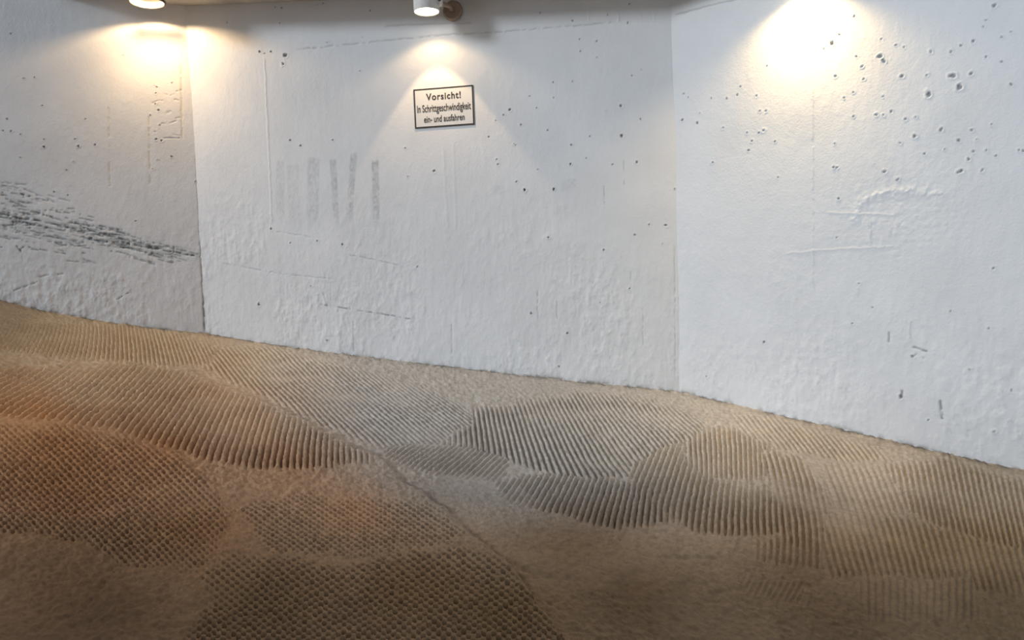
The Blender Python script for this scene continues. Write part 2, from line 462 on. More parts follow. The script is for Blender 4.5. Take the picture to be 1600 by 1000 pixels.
# ------------------------------------------------------------------ floor
SP = 1.45 / F
az_in = np.arange(-0.74, 0.745, SP)
az_out = np.concatenate([np.arange(az_in[-1] + 0.02, math.pi, 0.06)])
az = np.concatenate([-az_out[::-1], az_in, az_out])
tt_ = np.concatenate([np.array([0.10, 0.125, 0.15]), np.arange(0.175, 0.72, 1.4 / F), np.array([0.74, 0.78, 0.85, 0.95, 1.1, 1.3, 1.6, 2.0, 2.8, 4.0, 7, 20, 200])])
rr = 1.22 / tt_
R_, A_ = np.meshgrid(rr, az, indexing='ij')
FX = (R_ * np.sin(A_)).ravel(); FY = (R_ * np.cos(A_)).ravel()
FZ = floor_base(FX, FY)
PU, PV = project(np.stack([FX, FY, FZ], 1))
behind = FY < 0.15
PU = np.where(behind, -5000, PU); PV = np.where(behind, 5000, PV)


def poly_sd(X, Y, poly):
    """signed distance to a polygon, positive inside"""
    inside = np.zeros(X.shape, bool); best = np.full(X.shape, 1e9)
    n = len(poly)
    for i in range(n):
        ax, ay = poly[i]; bx, by = poly[(i + 1) % n]
        vx, vy = bx - ax, by - ay
        t = np.clip(((X - ax) * vx + (Y - ay) * vy) / (vx * vx + vy * vy + 1e-9), 0, 1)
        best = np.minimum(best, np.hypot(X - ax - t * vx, Y - ay - t * vy))
        c = ((ay > Y) != (by > Y))
        with np.errstate(divide='ignore', invalid='ignore'):
            xc = vx * (Y - ay) / (vy if vy else 1e-9) + ax
        inside ^= c & (X < xc)
    return np.where(inside, best, -best)


def fit_phase(samples, deg=2):
    """phase of a family of grooves whose direction and spacing are known at a few places"""
    S = np.array(samples, float)
    ox, oy = S[:, 0].mean(), S[:, 1].mean(); sc = 100.0
    mons = [(i, j) for i in range(deg + 1) for j in range(deg + 1 - i) if i + j > 0]
    rows, rhs = [], []
    for x, y, ang, sp in S:
        a = math.radians(ang)
        n = np.array([math.sin(a), math.cos(a)])
        if n[0] < 0: n = -n
        g = n * 2 * math.pi / sp * sc
        X = (x - ox) / sc; Y = (y - oy) / sc
        rows.append([i * X ** (i - 1) * Y ** j if i else 0 for i, j in mons]); rhs.append(g[0])
        rows.append([j * X ** i * Y ** (j - 1) if j else 0 for i, j in mons]); rhs.append(g[1])
    A = np.array(rows); b = np.array(rhs)
    reg = np.diag([0.0 if i + j == 1 else 0.25 for i, j in mons])
    co = np.linalg.solve(A.T @ A + reg, A.T @ b)

    def ph(X, Y):
        X = (X - ox) / sc; Y = (Y - oy) / sc
        return sum(c * X ** i * Y ** j for c, (i, j) in zip(co, mons))
    return ph


# combed fields: outline, groove samples (place, direction, spacing), relief in metres
ZONES = [
    # far left
    ([(-160, 500), (0, 503), (100, 506), (200, 511), (260, 520), (330, 540), (400, 560), (330, 568), (250, 569), (150, 562), (60, 552), (0, 545), (-160, 545)],
     [(10, 515, 58, 6), (60, 515, 68, 6.2), (120, 530, 86, 6.5), (180, 525, 96, 6.5), (240, 530, 104, 6.2), (300, 540, 112, 5.8), (20, 540, 50, 6), (250, 560, 98, 7)], 0.009, 2),
    # near the foot of the left wall
    ([(-160, 455), (0, 474), (60, 486), (100, 494), (60, 500), (0, 500), (-160, 498)], [(20, 485, -40, 4.5), (60, 490, -38, 4.2)], 0.005, 1),
    # fine field in the middle
    ([(345, 545), (430, 548), (520, 568), (600, 588), (650, 603), (700, 625), (752, 660), (700, 674), (690, 692), (600, 700), (570, 692), (500, 662), (440, 633), (400, 613), (350, 590), (320, 574)],
     [(420, 600, -50, 6.2), (500, 620, -40, 5.8), (600, 640, -36, 5.4), (680, 660, -38, 5.2), (720, 660, -42, 5.2), (380, 580, -58, 6.4), (560, 600, -35, 4.8)], 0.0095, 2),
    # big ridges
    ([(-160, 590), (0, 579), (110, 575), (210, 572), (300, 592), (400, 632), (470, 664), (540, 701), (588, 716), (575, 727), (480, 735), (400, 733), (330, 722), (260, 698), (180, 676), (120, 668), (60, 658), (0, 652), (-160, 650)],
     [(20, 620, 33, 8.2), (120, 620, 38, 8.4), (200, 630, 46, 8.8), (300, 610, 60, 9.0), (300, 680, 63, 9.4), (400, 670, 75, 9.4), (500, 700, 86, 9.3), (570, 715, 91, 9.0), (100, 600, 35, 7.7), (220, 585, 42, 7.8)], 0.014, 2),
    # herringbone arms
    ([(600, 699), (690, 692), (730, 692), (765, 705), (795, 715), (780, 748), (740, 745), (700, 738), (650, 732), (600, 714)],
     [(620, 705, 35, 5.8), (670, 705, 34, 6), (720, 715, 38, 6.4), (770, 725, 46, 7)], 0.009, 2),
    ([(685, 692), (735, 664), (738, 640), (800, 633), (880, 620), (900, 612), (1000, 624), (1060, 642), (1098, 662), (1085, 685), (1040, 695), (1020, 720), (985, 740), (940, 745), (880, 742), (830, 730), (780, 708), (720, 695)],
     [(750, 680, 97, 8), (700, 682, 88, 7.2), (820, 700, -66, 8.4), (880, 700, -62, 8.4), (900, 650, -62, 7.6), (960, 690, -58, 7.6), (1000, 660, -50, 6.0), (1060, 680, -46, 5.6), (930, 625, -54, 5.6), (850, 650, -72, 8)], 0.011, 2),
    ([(770, 750), (860, 742), (940, 748), (1000, 760), (1040, 780), (1050, 815), (960, 828), (900, 812), (840, 794), (790, 778)],
     [(800, 755, 52, 8.2), (840, 765, 60, 9), (900, 775, 68, 9.4), (960, 790, 78, 9.6), (1030, 800, 84, 9.6)], 0.011, 2),
    ([(1070, 692), (1100, 673), (1150, 668), (1200, 690), (1240, 732), (1180, 745), (1100, 740), (1072, 725)],
     [(1080, 700, 88, 7.8), (1130, 710, 92, 7.8), (1180, 710, 98, 7.6)], 0.010, 1),
    ([(985, 728), (1020, 705), (1060, 692), (1075, 730), (1110, 745), (1200, 760), (1230, 790), (1235, 828), (1150, 838), (1080, 832), (1045, 802), (1000, 770)],
     [(1010, 740, 68, 9.2), (1040, 770, 74, 9.8), (1090, 790, 82, 9.9), (1150, 800, 90, 9.8), (1220, 800, 92, 9.6)], 0.012, 2),
    ([(1190, 700), (1250, 715), (1290, 770), (1300, 800), (1290, 850), (1280, 888), (1180, 878), (1180, 850), (1235, 828), (1228, 790), (1200, 745)],
     [(1215, 730, 104, 9), (1250, 760, 106, 9.5), (1280, 800, 102, 9.8), (1240, 850, 90, 10), (1200, 860, 86, 10)], 0.010, 2),
    ([(1150, 652), (1200, 650), (1300, 680), (1370, 705), (1390, 716), (1330, 718), (1260, 705), (1200, 695), (1160, 680)],
     [(1180, 665, -58, 7), (1230, 675, -52, 6.6), (1300, 695, -48, 6.3), (1370, 705, -46, 6)], 0.007, 1),
    ([(1380, 728), (1480, 718), (1600, 750), (1760, 790), (1760, 870), (1600, 860), (1500, 832), (1420, 800), (1390, 760)],
     [(1430, 750, 100, 9), (1500, 760, 97, 9), (1580, 770, 95, 9), (1560, 820, 112, 9.2), (1450, 800, 108, 9.5)], 0.008, 1),
    ([(1285, 800), (1400, 802), (1560, 850), (1760, 890), (1760, 940), (1500, 920), (1420, 900), (1290, 900)],
     [(1300, 860, 94, 10.5), (1380, 850, 97, 10.5), (1500, 860, 112, 10.5), (1580, 880, 118, 10.5)], 0.006, 1),
    ([(1340, 905), (1520, 905), (1530, 968), (1350, 968)], [(1360, 930, 92, 11.5), (1440, 940, 90, 11.5), (1500, 940, 88, 11.5)], 0.003, 1),
    ([(1160, 905), (1250, 910), (1260, 945), (1170, 935)], [(1180, 920, 60, 9), (1240, 930, 62, 9)], 0.0025, 1),
    ([(1290, 725), (1390, 730), (1420, 800), (1330, 805), (1300, 780)], [(1320, 760, 112, 9.6), (1390, 780, 110, 9.6)], 0.005, 1),
]
# fields combed twice, leaving a net of small hollows
NETS = [
    ([(-160, 668), (60, 673), (130, 671), (200, 688), (270, 718), (322, 750), (350, 790), (352, 872), (280, 895), (200, 884), (130, 850), (40, 835), (-160, 830)],
     [(50, 700, 38, 7.6), (200, 710, 36, 7.2), (100, 740, 38, 8), (280, 750, 34, 7.6), (40, 800, 39, 9), (120, 810, 38, 9), (250, 850, 37, 9.4), (330, 850, 36, 9.4)],
     [(50, 700, -46, 7.6), (200, 710, -47, 7.2), (100, 740, -45, 8), (280, 750, -45, 7.6), (40, 800, -44, 9), (120, 810, -44, 9), (250, 850, -43, 9.4), (330, 850, -42, 9.4)], 0.011),
    ([(310, 895), (380, 868), (460, 880), (530, 892), (620, 874), (722, 862), (790, 890), (828, 930), (858, 980), (880, 1020), (900, 1120), (250, 1120), (300, 985), (330, 940)],
     [(350, 920, 33, 9.8), (450, 960, 34, 10.2), (600, 900, 31, 9.2), (600, 980, 33, 10), (800, 960, 36, 9.5), (720, 880, 36, 8.8)],
     [(350, 920, -40, 9.8), (600, 940, -41, 9.8), (800, 960, -44, 9.2), (500, 980, -39, 10.2), (720, 880, -44, 8.8)], 0.013),
    ([(370, 800), (480, 775), (600, 780), (665, 790), (722, 836), (700, 856), (580, 868), (430, 866)],
     [(450, 810, 34, 7), (560, 840, 34, 7.5), (680, 830, 36, 7.5)], [(450, 810, -30, 7), (560, 840, -34, 7.5), (680, 830, -38, 7.5)], 0.008),
]
HH = np.zeros(len(FX)); COMB = np.zeros(len(FX))
jx = 4.0 * fbm(FX * 9, FY * 9, 3, 2); jy = 3.0 * fbm(FX * 9, FY * 9, 3, 5)
wob = 0.55 * fbm(FX * 14, FY * 14, 3, 1)
worn = np.clip(0.85 + 0.95 * fbm(FX * 3.6, FY * 3.6, 4, 4), 0.12, 1.15)
crumb = fbm(FX * 70, FY * 70, 3, 3)
grit = fbm(FX * 48, FY * 48, 3, 6)


def in_box(poly, pad=12):
    p = np.array(poly)
    return np.where((PU > p[:, 0].min() - pad) & (PU < p[:, 0].max() + pad) & (PV > p[:, 1].min() - pad) & (PV < p[:, 1].max() + pad))[0]


for poly, smp, amp, deg in ZONES:
    I = in_box(poly)
    m = smooth(-7, 8, poly_sd(PU[I] + 1.5 * jx[I], PV[I] + 1.3 * jy[I], poly) + 7 * grit[I])
    ph = fit_phase(smp, deg)(PU[I], PV[I]) + wob[I]
    c = 0.5 + 0.5 * np.cos(ph)
    c = smooth(0.06, 0.56, c + 0.16 * grit[I])
    hgt = 2.4 * amp * (c - 0.75) * worn[I] * (1 + 0.6 * crumb[I])
    HH[I] = HH[I] * (1 - m) + hgt * m; COMB[I] = np.maximum(COMB[I], m)
for poly, s1, s2, amp in NETS:
    I = in_box(poly)
    m = smooth(-10, 12, poly_sd(PU[I] + 2.5 * jx[I], PV[I] + 2.5 * jy[I], poly) + 9 * grit[I])
    p1 = fit_phase(s1, 1)(PU[I], PV[I]) + wob[I]; p2 = fit_phase(s2, 1)(PU[I], PV[I]) - wob[I]
    c = smooth(0.50, 0.82, (np.cos(p1) + np.cos(p2)) / 4 + 0.5 + 0.06 * grit[I])
    hgt = -2.2 * amp * (c - 0.25) * worn[I] * (1 + 0.6 * crumb[I])
    HH[I] = HH[I] * (1 - m) + hgt * m; COMB[I] = np.maximum(COMB[I], m)
# rubbed ground between the fields
rub = 1 - COMB
near = smooth(0.6, 2.0, np.hypot(FX, FY))
HH += rub * (0.0055 + 0.0035 * smooth(2.2, 3.4, np.hypot(FX, FY))) * (1.0 * fbm(FX * 38, FY * 38, 3, 6, 0.6) + 0.3 * crumb) * smooth(-0.6, 0.4, fbm(FX * 2.5, FY * 2.5, 3, 7) + 0.2)
HH += 0.0018 * crumb + rub * (0.0045 * fbm(FX * 85, FY * 85, 3, 1, 0.65) + 0.003 * np.maximum(fbm(FX * 60, FY * 42, 2, 4), 0)) * smooth(-0.5, 0.3, fbm(FX * 3.1, FY * 3.1, 3, 5))
HH += 0.010 * fbm(FX * 1.7, FY * 1.7, 3, 1)
# the edge of the younger pour: a low step that runs towards the viewer
edge = [(-160, 560), (0, 572), (200, 569), (300, 585), (400, 625), (470, 656), (540, 694), (592, 716), (650, 765), (705, 812), (765, 860), (800, 890), (835, 935), (862, 975), (875, 1010), (890, 1100), (-400, 1100)]
sd = poly_sd(PU + 2.5 * jx + 5 * grit, PV + 2.5 * jy + 5 * grit, edge + [(-400, 560)])
HH += 0.012 * smooth(-3, 3, sd) - 0.011 * np.clip(0.5 + 1.2 * fbm(FX * 6, FY * 6, 3, 2), 0, 1) * np.exp(-((sd + 3) / 3.0) ** 2)
for pts, w in [([(1150, 720), (1180, 718), (1220, 712)], 3), ([(1040, 872), (1090, 875), (1130, 874)], 2.5), ([(760, 860), (800, 880), (840, 900), (890, 905)], 4)]:
    dd, _ = polyline_d(PU, PV, pts)
    HH -= 0.007 * np.exp(-(dd / w) ** 2)
FP = np.stack([FX, FY, FZ + HH], 1)

# colour of the slab: cement with brown road dirt, grey washed streaks, rust-brown sand, plus shading towards the near end
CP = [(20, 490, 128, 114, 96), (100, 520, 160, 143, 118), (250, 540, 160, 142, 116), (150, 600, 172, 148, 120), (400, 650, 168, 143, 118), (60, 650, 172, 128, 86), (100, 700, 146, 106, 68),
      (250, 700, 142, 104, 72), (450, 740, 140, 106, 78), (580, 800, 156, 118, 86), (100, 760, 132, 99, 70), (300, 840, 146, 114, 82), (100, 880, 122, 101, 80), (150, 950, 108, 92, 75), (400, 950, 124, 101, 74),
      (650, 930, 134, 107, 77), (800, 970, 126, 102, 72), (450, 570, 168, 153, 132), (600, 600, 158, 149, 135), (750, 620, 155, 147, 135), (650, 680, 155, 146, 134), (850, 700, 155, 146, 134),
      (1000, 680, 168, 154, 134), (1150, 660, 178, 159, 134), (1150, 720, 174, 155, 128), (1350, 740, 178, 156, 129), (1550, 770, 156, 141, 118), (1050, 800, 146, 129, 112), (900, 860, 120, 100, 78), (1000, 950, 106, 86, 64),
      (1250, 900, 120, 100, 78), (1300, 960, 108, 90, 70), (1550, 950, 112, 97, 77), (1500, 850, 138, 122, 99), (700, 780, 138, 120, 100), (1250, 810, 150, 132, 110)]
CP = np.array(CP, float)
# brown dirt nearest the viewer, darkened in the colour to stand in for shade
near_shade = smooth(740, 900, CP[:, 1] + 0.06 * np.abs(CP[:, 0] - 700))
CP[:, 2:] *= (1 - np.array([0.15, 0.19, 0.25]) * near_shade[:, None])
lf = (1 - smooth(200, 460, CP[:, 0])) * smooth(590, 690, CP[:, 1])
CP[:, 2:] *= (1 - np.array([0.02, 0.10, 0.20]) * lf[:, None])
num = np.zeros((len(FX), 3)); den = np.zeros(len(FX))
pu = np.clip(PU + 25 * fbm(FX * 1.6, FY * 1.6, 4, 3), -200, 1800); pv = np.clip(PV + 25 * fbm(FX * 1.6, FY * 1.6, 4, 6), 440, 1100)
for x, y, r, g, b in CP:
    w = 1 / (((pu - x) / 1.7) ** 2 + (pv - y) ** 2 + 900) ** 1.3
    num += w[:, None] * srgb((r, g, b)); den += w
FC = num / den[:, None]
FC = FC * (1 + 0.10 * fbm(FX * 11, FY * 11, 4, 2))[:, None]
ALB = 1.52
lum = FC.mean(1, keepdims=True); FC = lum + (FC - lum) * (1.0 - 0.68 * smooth(330, 600, PU - 1.3 * np.clip(PV - 650, 0, 200)) * (1 - 0.40 * smooth(950, 1250, PU)) * (1 - smooth(760, 860, PV)))[:, None]
FC = np.clip(FC * ALB, 0.01, 0.7)
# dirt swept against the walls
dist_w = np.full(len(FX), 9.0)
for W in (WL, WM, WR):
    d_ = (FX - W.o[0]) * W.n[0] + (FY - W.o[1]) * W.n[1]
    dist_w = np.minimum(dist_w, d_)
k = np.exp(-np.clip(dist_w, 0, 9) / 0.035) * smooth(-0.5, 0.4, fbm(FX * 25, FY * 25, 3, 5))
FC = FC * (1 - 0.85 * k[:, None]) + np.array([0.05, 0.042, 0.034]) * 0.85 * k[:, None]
keep = dist_w > -0.12
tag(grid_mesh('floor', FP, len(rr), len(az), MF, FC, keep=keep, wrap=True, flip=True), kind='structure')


# ------------------------------------------------------------------ ceiling
def bm_obj(name, bm, mat, parent=None, smooth_=True):
    me = bpy.data.meshes.new(name); bm.normal_update(); bm.to_mesh(me); bm.free()
    if smooth_:
        for p in me.polygons: p.use_smooth = True
        try: me.set_sharp_from_angle(angle=math.radians(40))
        except Exception: pass
    me.materials.append(mat)
    o = bpy.data.objects.new(name, me); COL.objects.link(o)
    if parent: o.parent = parent
    return o


SHADE_WALL_Y = -0.9
SHADE_WALL_H = 1.7


def ceil_z(x, y):
    s_ = (x - PL[0]) * dm[0] + (y - PL[1]) * dm[1]
    return EYE + 1.835 - 0.055 * s_


bm = bmesh.new()
# the soffit runs along the middle wall: (distance along it, distance out from it)
ca = np.linspace(-1.2, LM + 1.2, 50); cb = np.array([0.34, 0.2, 0.05, -0.1, -0.4, -0.8])
GX = [[PL[0] + dm[0] * a + WM.n[0] * b for a in ca] for b in cb]
GY = [[PL[1] + dm[1] * a + WM.n[1] * b for a in ca] for b in cb]
cx, cy = ca, cb
vs = [[bm.verts.new((GX[j][i], GY[j][i], ceil_z(GX[j][i], GY[j][i]) + 0.005 * float(fbm(GX[j][i] * 5, GY[j][i] * 5, 3, 2)))) for i in range(len(ca))] for j in range(len(cb))]
vt = [[bm.verts.new((GX[j][i], GY[j][i], ceil_z(GX[j][i], GY[j][i]) + 0.25)) for i in range(len(ca))] for j in range(len(cb))]
for j in range(len(cy) - 1):
    for i in range(len(cx) - 1):
        bm.faces.new((vs[j][i], vs[j + 1][i], vs[j + 1][i + 1], vs[j][i + 1]))
        bm.faces.new((vt[j][i], vt[j][i + 1], vt[j + 1][i + 1], vt[j + 1][i]))
for i in range(len(cx) - 1):
    bm.faces.new((vs[0][i], vs[0][i + 1], vt[0][i + 1], vt[0][i])); bm.faces.new((vs[-1][i + 1], vs[-1][i], vt[-1][i], vt[-1][i + 1]))
for j in range(len(cy) - 1):
    bm.faces.new((vs[j + 1][0], vs[j][0], vt[j][0], vt[j + 1][0])); bm.faces.new((vs[j][-1], vs[j + 1][-1], vt[j + 1][-1], vt[j][-1]))
tag(bm_obj('ceiling', bm, M_CEIL, smooth_=False), kind='structure')


# unseen low wall added behind the viewer to shade the near floor
bm = bmesh.new()
pa = [(x, SHADE_WALL_Y) for x in np.linspace(-7, 6, 40)]
top_, bot_ = [], []
for yy in (SHADE_WALL_Y, SHADE_WALL_Y - 0.2):
    top_.append([bm.verts.new((x, yy, float(floor_base(np.array(x), np.array(SHADE_WALL_Y))) + SHADE_WALL_H)) for x, _ in pa])
    bot_.append([bm.verts.new((x, yy, float(floor_base(np.array(x), np.array(SHADE_WALL_Y))) - 0.4)) for x, _ in pa])
for i in range(len(pa) - 1):
    bm.faces.new((top_[0][i], top_[0][i + 1], top_[1][i + 1], top_[1][i]))
    bm.faces.new((bot_[0][i], bot_[0][i + 1], top_[0][i + 1], top_[0][i]))
    bm.faces.new((bot_[1][i + 1], bot_[1][i], top_[1][i], top_[1][i + 1]))
for i in (0, -1):
    bm.faces.new((bot_[0][i], top_[0][i], top_[1][i], bot_[1][i]))
bmesh.ops.recalc_face_normals(bm, faces=bm.faces[:])
tag(bm_obj('wall_shade_block', bm, M_CEIL, smooth_=False), kind='structure')


# ------------------------------------------------------------------ small builders
def lathe(bm, prof, seg=40, mat4=Matrix(), close=False):
    rings = []
    for r, z in prof:
        if r < 1e-6:
            rings.append([bm.verts.new(mat4 @ Vector((0, 0, z)))])
        else:
            rings.append([bm.verts.new(mat4 @ Vector((r * math.cos(2 * math.pi * i / seg), r * math.sin(2 * math.pi * i / seg), z))) for i in range(seg)])
    for a, b in zip(rings[:-1], rings[1:]):
        for i in range(seg):
            j = (i + 1) % seg
            if len(a) == 1 and len(b) == 1: continue
            if len(a) == 1: bm.faces.new((a[0], b[j], b[i]))
            elif len(b) == 1: bm.faces.new((a[i], a[j], b[0]))
            else: bm.faces.new((a[i], a[j], b[j], b[i]))
    bmesh.ops.recalc_face_normals(bm, faces=bm.faces[:])


def tube(bm, pts, r, seg=14):
    pts = [Vector(p) for p in pts]
    rings = []
    for i, p in enumerate(pts):
        t = (pts[min(i + 1, len(pts) - 1)] - pts[max(i - 1, 0)]).normalized()
        a = t.orthogonal().normalized() if i == 0 else (rings_a - t * rings_a.dot(t)).normalized()
        rings_a = a; b = t.cross(a)
        rings.append([bm.verts.new(p + (a * math.cos(2 * math.pi * k / seg) + b * math.sin(2 * math.pi * k / seg)) * r) for k in range(seg)])
    for A, B in zip(rings[:-1], rings[1:]):
        for k in range(seg): bm.faces.new((A[k], A[(k + 1) % seg], B[(k + 1) % seg], B[k]))
    bm.faces.new(rings[0][::-1]); bm.faces.new(rings[-1])
    bmesh.ops.recalc_face_normals(bm, faces=bm.faces[:])


def box(bm, size, mat4=Matrix(), bevel=0.0):
    g = bmesh.ops.create_cube(bm, size=1)
    for v in g['verts']:
        v.co = Vector((v.co.x * size[0], v.co.y * size[1], v.co.z * size[2]))
    if bevel:
        bmesh.ops.bevel(bm, geom=[e for e in bm.edges], offset=bevel, segments=2, affect='EDGES')
    for v in bm.verts: v.co = mat4 @ v.co


def frame_at(W, u, z, off=0.0):
    """axes: x along the wall, y out of the wall into the room, z up"""
    p = W.pt(u, z, off)
    x = Vector((W.d[0], W.d[1], 0)); y = Vector((W.n[0], W.n[1], 0)); zz = Vector((0, 0, 1))
    if x.cross(y).z < 0: x = -x
    return Matrix(((x.x, y.x, 0, p[0]), (x.y, y.y, 0, p[1]), (0, 0, 1, p[2]), (0, 0, 0, 1)))


def spot(name, parent, loc, size_deg, watts, blend, radius, tilt=(0, 0), color=(1.0, 0.68, 0.36)):
    l = bpy.data.lights.new(name, 'SPOT'); l.energy = watts; l.spot_size = math.radians(size_deg); l.spot_blend = blend
    l.shadow_soft_size = radius; l.color = color
    o = bpy.data.objects.new(name, l); COL.objects.link(o); o.parent = parent; o.location = loc
    o.rotation_euler = (math.radians(tilt[0]), math.radians(tilt[1]), 0)
    return o


def empty(name, M4):
    o = bpy.data.objects.new(name, None); COL.objects.link(o); o.matrix_world = M4; o.empty_display_size = 0.05
    return o


def spotlight(W, u, zmouth, out, side, rad, length, label, main, spill, main_deg=70, tilt=(0, 0), blend=(0.12, 0.35), color=(1.0, 0.68, 0.36)):
    """a cylinder spotlight on a knuckle and round wall plate; origin on the wall"""
    t = empty('wall_spotlight', frame_at(W, u, zmouth))
    tag(t, label, 'lamp', 'cylinder spotlights along the ramp wall')
    T = Matrix.Translation((side, out, 0))
    bm = bmesh.new()
    lathe(bm, [(rad * .9, 0.006), (rad * .96, 0), (rad, 0.004), (rad, length - .012), (rad * .93, length), (0, length), ], 40, T)
    bm_obj('lamp_body', bm, M_WHITE, t)
    bm = bmesh.new()
    lathe(bm, [(0, 0.001), (rad * .6, 0.0015), (rad * .9, 0.006)], 40, T)
    bm_obj('glowing_lens', bm, M_LENS, t)['label'] = 'bright warm white lens'
    bm = bmesh.new()
    lathe(bm, [(0, 0), (0.058, 0), (0.062, 0.004), (0.062, 0.016), (0.054, 0.026), (0, 0.026)], 36, Matrix.Translation((0, 0.006, 0.055)) @ Matrix.Rotation(-math.pi / 2, 4, 'X'))
    bm_obj('wall_plate', bm, M_ARM, t)
    bm = bmesh.new()
    tube(bm, [(0, 0.03, 0.055), (0, out * .55, 0.055), (side * .35, out * .85, 0.055), (side * .55, out, 0.055)], 0.014)
    bm_obj('bracket_arm', bm, M_ARM, t)
    bm = bmesh.new()
    lathe(bm, [(0, -0.012), (0.026, -0.012), (0.03, -0.006), (0.03, 0.010), (0.024, 0.016), (0, 0.016)], 28,
          Matrix.Translation((side + (rad + .004) * (1 if side < 0 else -1), out, 0.055)) @ Matrix.Rotation(math.pi / 2 * (1 if side < 0 else -1), 4, 'Y'))
    k_ = bm_obj('pivot_knuckle', bm, M_WHITE, t)
    bm = bmesh.new()
    lathe(bm, [(0, 0.0), (0.010, 0.0), (0.010, 0.006), (0.006, 0.008), (0, 0.008)], 16,
          Matrix.Translation((side + (rad + .012) * (1 if side < 0 else -1), out + .028, 0.055)) @ Matrix.Rotation(-math.pi / 2, 4, 'X'))
    sc_ = bm_obj('screw', bm, M_RIM, k_)
    spot('main_beam', t, (side, out, -0.012), main_deg, main, blend[0], 0.018, tilt, color)
    spot('spill_light', t, (side, out, -0.012), 134, spill, blend[1], 0.03, (0, 0), color)
    return t


# middle lamp
u, z = WM.hit(690, 18)
u0, z0 = WM.hit(708, 10)
dep = WM.pt(u, z)[1]
OUT = 0.19
# find the lamp axis so that its mouth stands out of the wall by OUT
best = None
for uu in np.linspace(u - 0.3, u + 0.1, 401):
    P_ = WM.pt(uu, z, OUT)
    a, b = project(P_[None, :])
    if best is None or abs(a[0] - 666) < best[0]: best = (abs(a[0] - 666), uu)
ulamp = best[1]
zs_ = np.linspace(z - .2, z + .2, 401)
pp = np.array([WM.pt(ulamp, q, OUT) for q in zs_]); zl = zs_[np.argmin(np.abs(project(pp)[1] - 19))]
spotlight(WM, u0, zl, OUT, abs(u0 - ulamp), 0.078, 0.16,
          'white cylinder spotlight with glowing lens above the framed warning sign', 16, 7, 71)

# right lamp, just above the picture
u, z = WR.hit(1268, -30)
spotlight(WR, u + 0.10, z, 0.11, 0.12, 0.078, 0.16, 'warm spotlight high on the right hand wall, at the top edge', 30, 46, 80, blend=(1.0, 0.7), color=(1.0, 0.70, 0.32))

# left lamp: a wide shade with a dark rim
best = None
OL = 0.24
for uu in np.linspace(-1.2, 0, 601):
    a, b = project(WL.pt(uu, EYE + 1.85, OL)[None, :])
    if best is None or abs(a[0] - 228) < best[0]: best = (abs(a[0] - 228), uu)
ul = best[1]
zs_ = np.linspace(EYE + 1.5, EYE + 2.2, 701)
pp = np.array([WL.pt(ul, q, OL) for q in zs_]); zl = zs_[np.argmin(np.abs(project(pp)[1] - 3))]
t = empty('wall_lamp', frame_at(WL, ul, zl))
tag(t, 'wide lamp shade with dark rim above the left wall, cut by the top edge', 'lamp')
RS = 0.105; T = Matrix.Translation((0, OL, 0))
bm = bmesh.new()
lathe(bm, [(RS - .004, 0.0), (RS, 0.0), (RS, 0.05), (RS * .8, 0.09), (RS * .4, 0.12), (0.03, 0.13), (0.0, 0.13), (0.0, 0.127), (0.026, 0.127), (RS * .38, 0.116), (RS * .78, 0.086), (RS - .004, 0.048), (RS - .004, 0)], 8 * 6, T)
bm_obj('lamp_shade', bm, M_WHITE, t)
bm = bmesh.new()
lathe(bm, [(RS - .006, -0.006), (RS + .005, -0.006), (RS + .005, 0.005), (RS - .006, 0.005), (RS - .006, -0.006)], 48, T)
bm_obj('shade_rim', bm, M_RIM, t)['label'] = 'thin dark metal rim'
bm = bmesh.new()
lathe(bm, [(0, 0.05), (0.018, 0.055), (0.028, 0.072), (0.024, 0.095), (0.014, 0.115), (0.014, 0.125)], 24, T)
bm_obj('bulb', bm, M_BULB, t)
bm = bmesh.new()
tube(bm, [(0, 0.012, 0.165), (0, OL * .6, 0.165), (0, OL * .9, 0.16), (0, OL, 0.14), (0, OL, 0.128)], 0.012)
bm_obj('bracket_arm', bm, M_ARM, t)
bm = bmesh.new()
lathe(bm, [(0, 0), (0.05, 0), (0.053, 0.004), (0.05, 0.014), (0, 0.014)], 32, Matrix.Translation((0, 0.006, 0.165)) @ Matrix.Rotation(-math.pi / 2, 4, 'X'))
bm_obj('wall_plate', bm, M_ARM, t)
# strip added inside the shade only to throw the grey dash on the wall
bm = bmesh.new()
box(bm, (0.064, 0.003, 0.015), Matrix.Translation((-0.004, OL - 0.045, 0.000)), 0.001)
bm_obj('shadow_strip', bm, M_RIM, t)
spot('main_beam', t, (0, OL, 0.045), 120, 21, 1.0, 0.03)
spot('spill_light', t, (0, OL, 0.03), 177, 21, 0.05, 0.012)

# ------------------------------------------------------------------ warning sign
cs = [(645, 140), (739, 133), (742, 195), (650, 201)]
H_ = np.array([WM.hit(*c) for c in cs])
su, sz = H_.mean(0)
sw = ((H_[1, 0] - H_[0, 0]) + (H_[2, 0] - H_[3, 0])) / 2; sh = ((H_[0, 1] - H_[3, 1]) + (H_[1, 1] - H_[2, 1])) / 2
t = empty('warning_sign', frame_at(WM, su, sz, 0.0025))
rot = math.radians(0)
tag(t, 'white warning sign with black frame and German lettering under the middle spotlight', 'sign')
sgn = 1 if (Vector((WM.d[0], WM.d[1], 0)).cross(Vector((WM.n[0], WM.n[1], 0)))).z > 0 else -1   # local +x versus left-to-right
bm = bmesh.new(); box(bm, (sw, 0.004, sh), Matrix.Translation((0, 0, 0)), 0.0008)
bm_obj('sign_panel', bm, M_SIGN, t, False)
bm = bmesh.new()
fw = 0.009
outer = [(-sw / 2, -sh / 2), (sw / 2, -sh / 2), (sw / 2, sh / 2), (-sw / 2, sh / 2)]
inner = [(-sw / 2 + fw, -sh / 2 + fw), (sw / 2 - fw, -sh / 2 + fw), (sw / 2 - fw, sh / 2 - fw), (-sw / 2 + fw, sh / 2 - fw)]
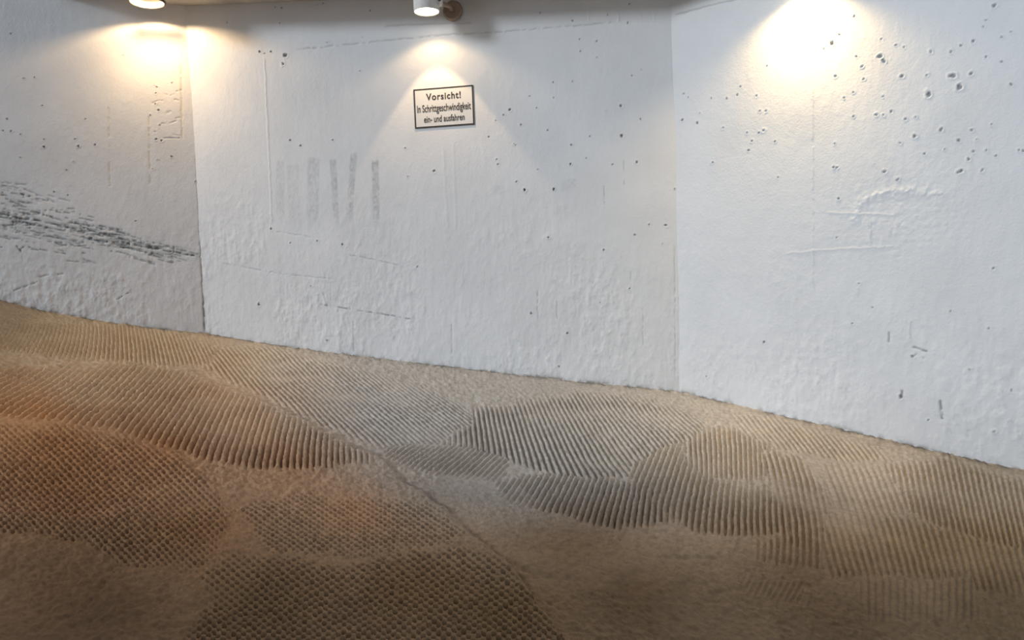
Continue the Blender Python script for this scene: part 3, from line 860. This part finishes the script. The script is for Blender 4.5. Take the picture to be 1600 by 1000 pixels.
vo = [bm.verts.new((x, 0.0028, z)) for x, z in outer]; vi = [bm.verts.new((x, 0.0028, z)) for x, z in inner]
vo2 = [bm.verts.new((x, 0.0005, z)) for x, z in outer]; vi2 = [bm.verts.new((x, 0.0005, z)) for x, z in inner]
for i in range(4):
    j = (i + 1) % 4
    bm.faces.new((vo[i], vo[j], vi[j], vi[i])); bm.faces.new((vo2[i], vo2[j], vo[j], vo[i])); bm.faces.new((vi[i], vi[j], vi2[j], vi2[i]))
bmesh.ops.recalc_face_normals(bm, faces=bm.faces[:])
bm_obj('sign_frame', bm, M_BLACK, t, False)


def lettering(text, width, height, cz, bold, space=1.0, cx=0.0):
    cu = bpy.data.curves.new('tmp', 'FONT'); cu.body = text; cu.size = 1.0; cu.align_x = 'LEFT'; cu.extrude = 0.0; cu.offset = bold; cu.space_character = space
    ob = bpy.data.objects.new('tmp', cu); COL.objects.link(ob)
    bpy.context.view_layer.update()
    me = bpy.data.meshes.new_from_object(ob.evaluated_get(bpy.context.evaluated_depsgraph_get()))
    bpy.data.objects.remove(ob)
    co = np.empty(len(me.vertices) * 3); me.vertices.foreach_get('co', co); co = co.reshape(-1, 3)
    x0, x1 = co[:, 0].min(), co[:, 0].max()
    x = (co[:, 0] - (x0 + x1) / 2) / (x1 - x0) * width + cx
    z = co[:, 1] / 0.72 * height + cz
    new = np.stack([sgn * x, np.full(len(x), 0.0034), z], 1)
    me.vertices.foreach_set('co', new.ravel()); me.update()
    me.materials.clear(); me.materials.append(M_BLACK); me.name = 'sign_lettering'
    o = bpy.data.objects.new('sign_lettering', me); COL.objects.link(o); o.parent = t
    o['label'] = 'black lettering'
    return o


lettering('Vorsicht!', sw * .58, sh * .17, sh * .20, 0.022, 1.15)
lettering('In Schrittgeschwindigkeit', sw * .90, sh * .19, -sh * .10, 0.012)
lettering('ein- und ausfahren', sw * .68, sh * .17, -sh * .365, 0.012)

# ------------------------------------------------------------------ daylight
w = bpy.data.worlds.new('sky'); scene.world = w; w.use_nodes = True
nt = w.node_tree; bg = nt.nodes['Background']
tc = nt.nodes.new('ShaderNodeTexCoord')
dp = nt.nodes.new('ShaderNodeVectorMath'); dp.operation = 'DOT_PRODUCT'
v = Vector((-0.75, -0.55, 0.35)).normalized(); dp.inputs[1].default_value = v
nt.links.new(tc.outputs['Generated'], dp.inputs[0])
cr = nt.nodes.new('ShaderNodeValToRGB')
e = cr.color_ramp.elements
e[0].position = 0.0; e[0].color = (0.40, 0.48, 0.63, 1)
e[1].position = 1.0; e[1].color = (0.80, 0.91, 1.0, 1)
mr = nt.nodes.new('ShaderNodeMapRange'); mr.inputs[1].default_value = -0.6; mr.inputs[2].default_value = 1.0
nt.links.new(dp.outputs['Value'], mr.inputs[0]); nt.links.new(mr.outputs[0], cr.inputs[0])
nt.links.new(cr.outputs[0], bg.inputs['Color'])
bg.inputs['Strength'].default_value = 0.52
sl_ = bpy.data.lights.new('daylight', 'SUN'); sl_.energy = 1.95; sl_.angle = math.radians(9); sl_.color = (0.82, 0.91, 1.0)
so = bpy.data.objects.new('daylight', sl_); COL.objects.link(so)
so.rotation_euler = Vector((-0.89, -0.455, math.tan(math.radians(19)))).to_track_quat('Z', 'Y').to_euler()

scene.view_settings.view_transform = 'Standard'
scene.view_settings.look = 'None'
scene.view_settings.gamma = 1
scene.view_settings.use_curve_mapping = False
scene.view_settings.exposure = -0.16
scene.cycles.max_bounces = 8
scene.cycles.diffuse_bounces = 5
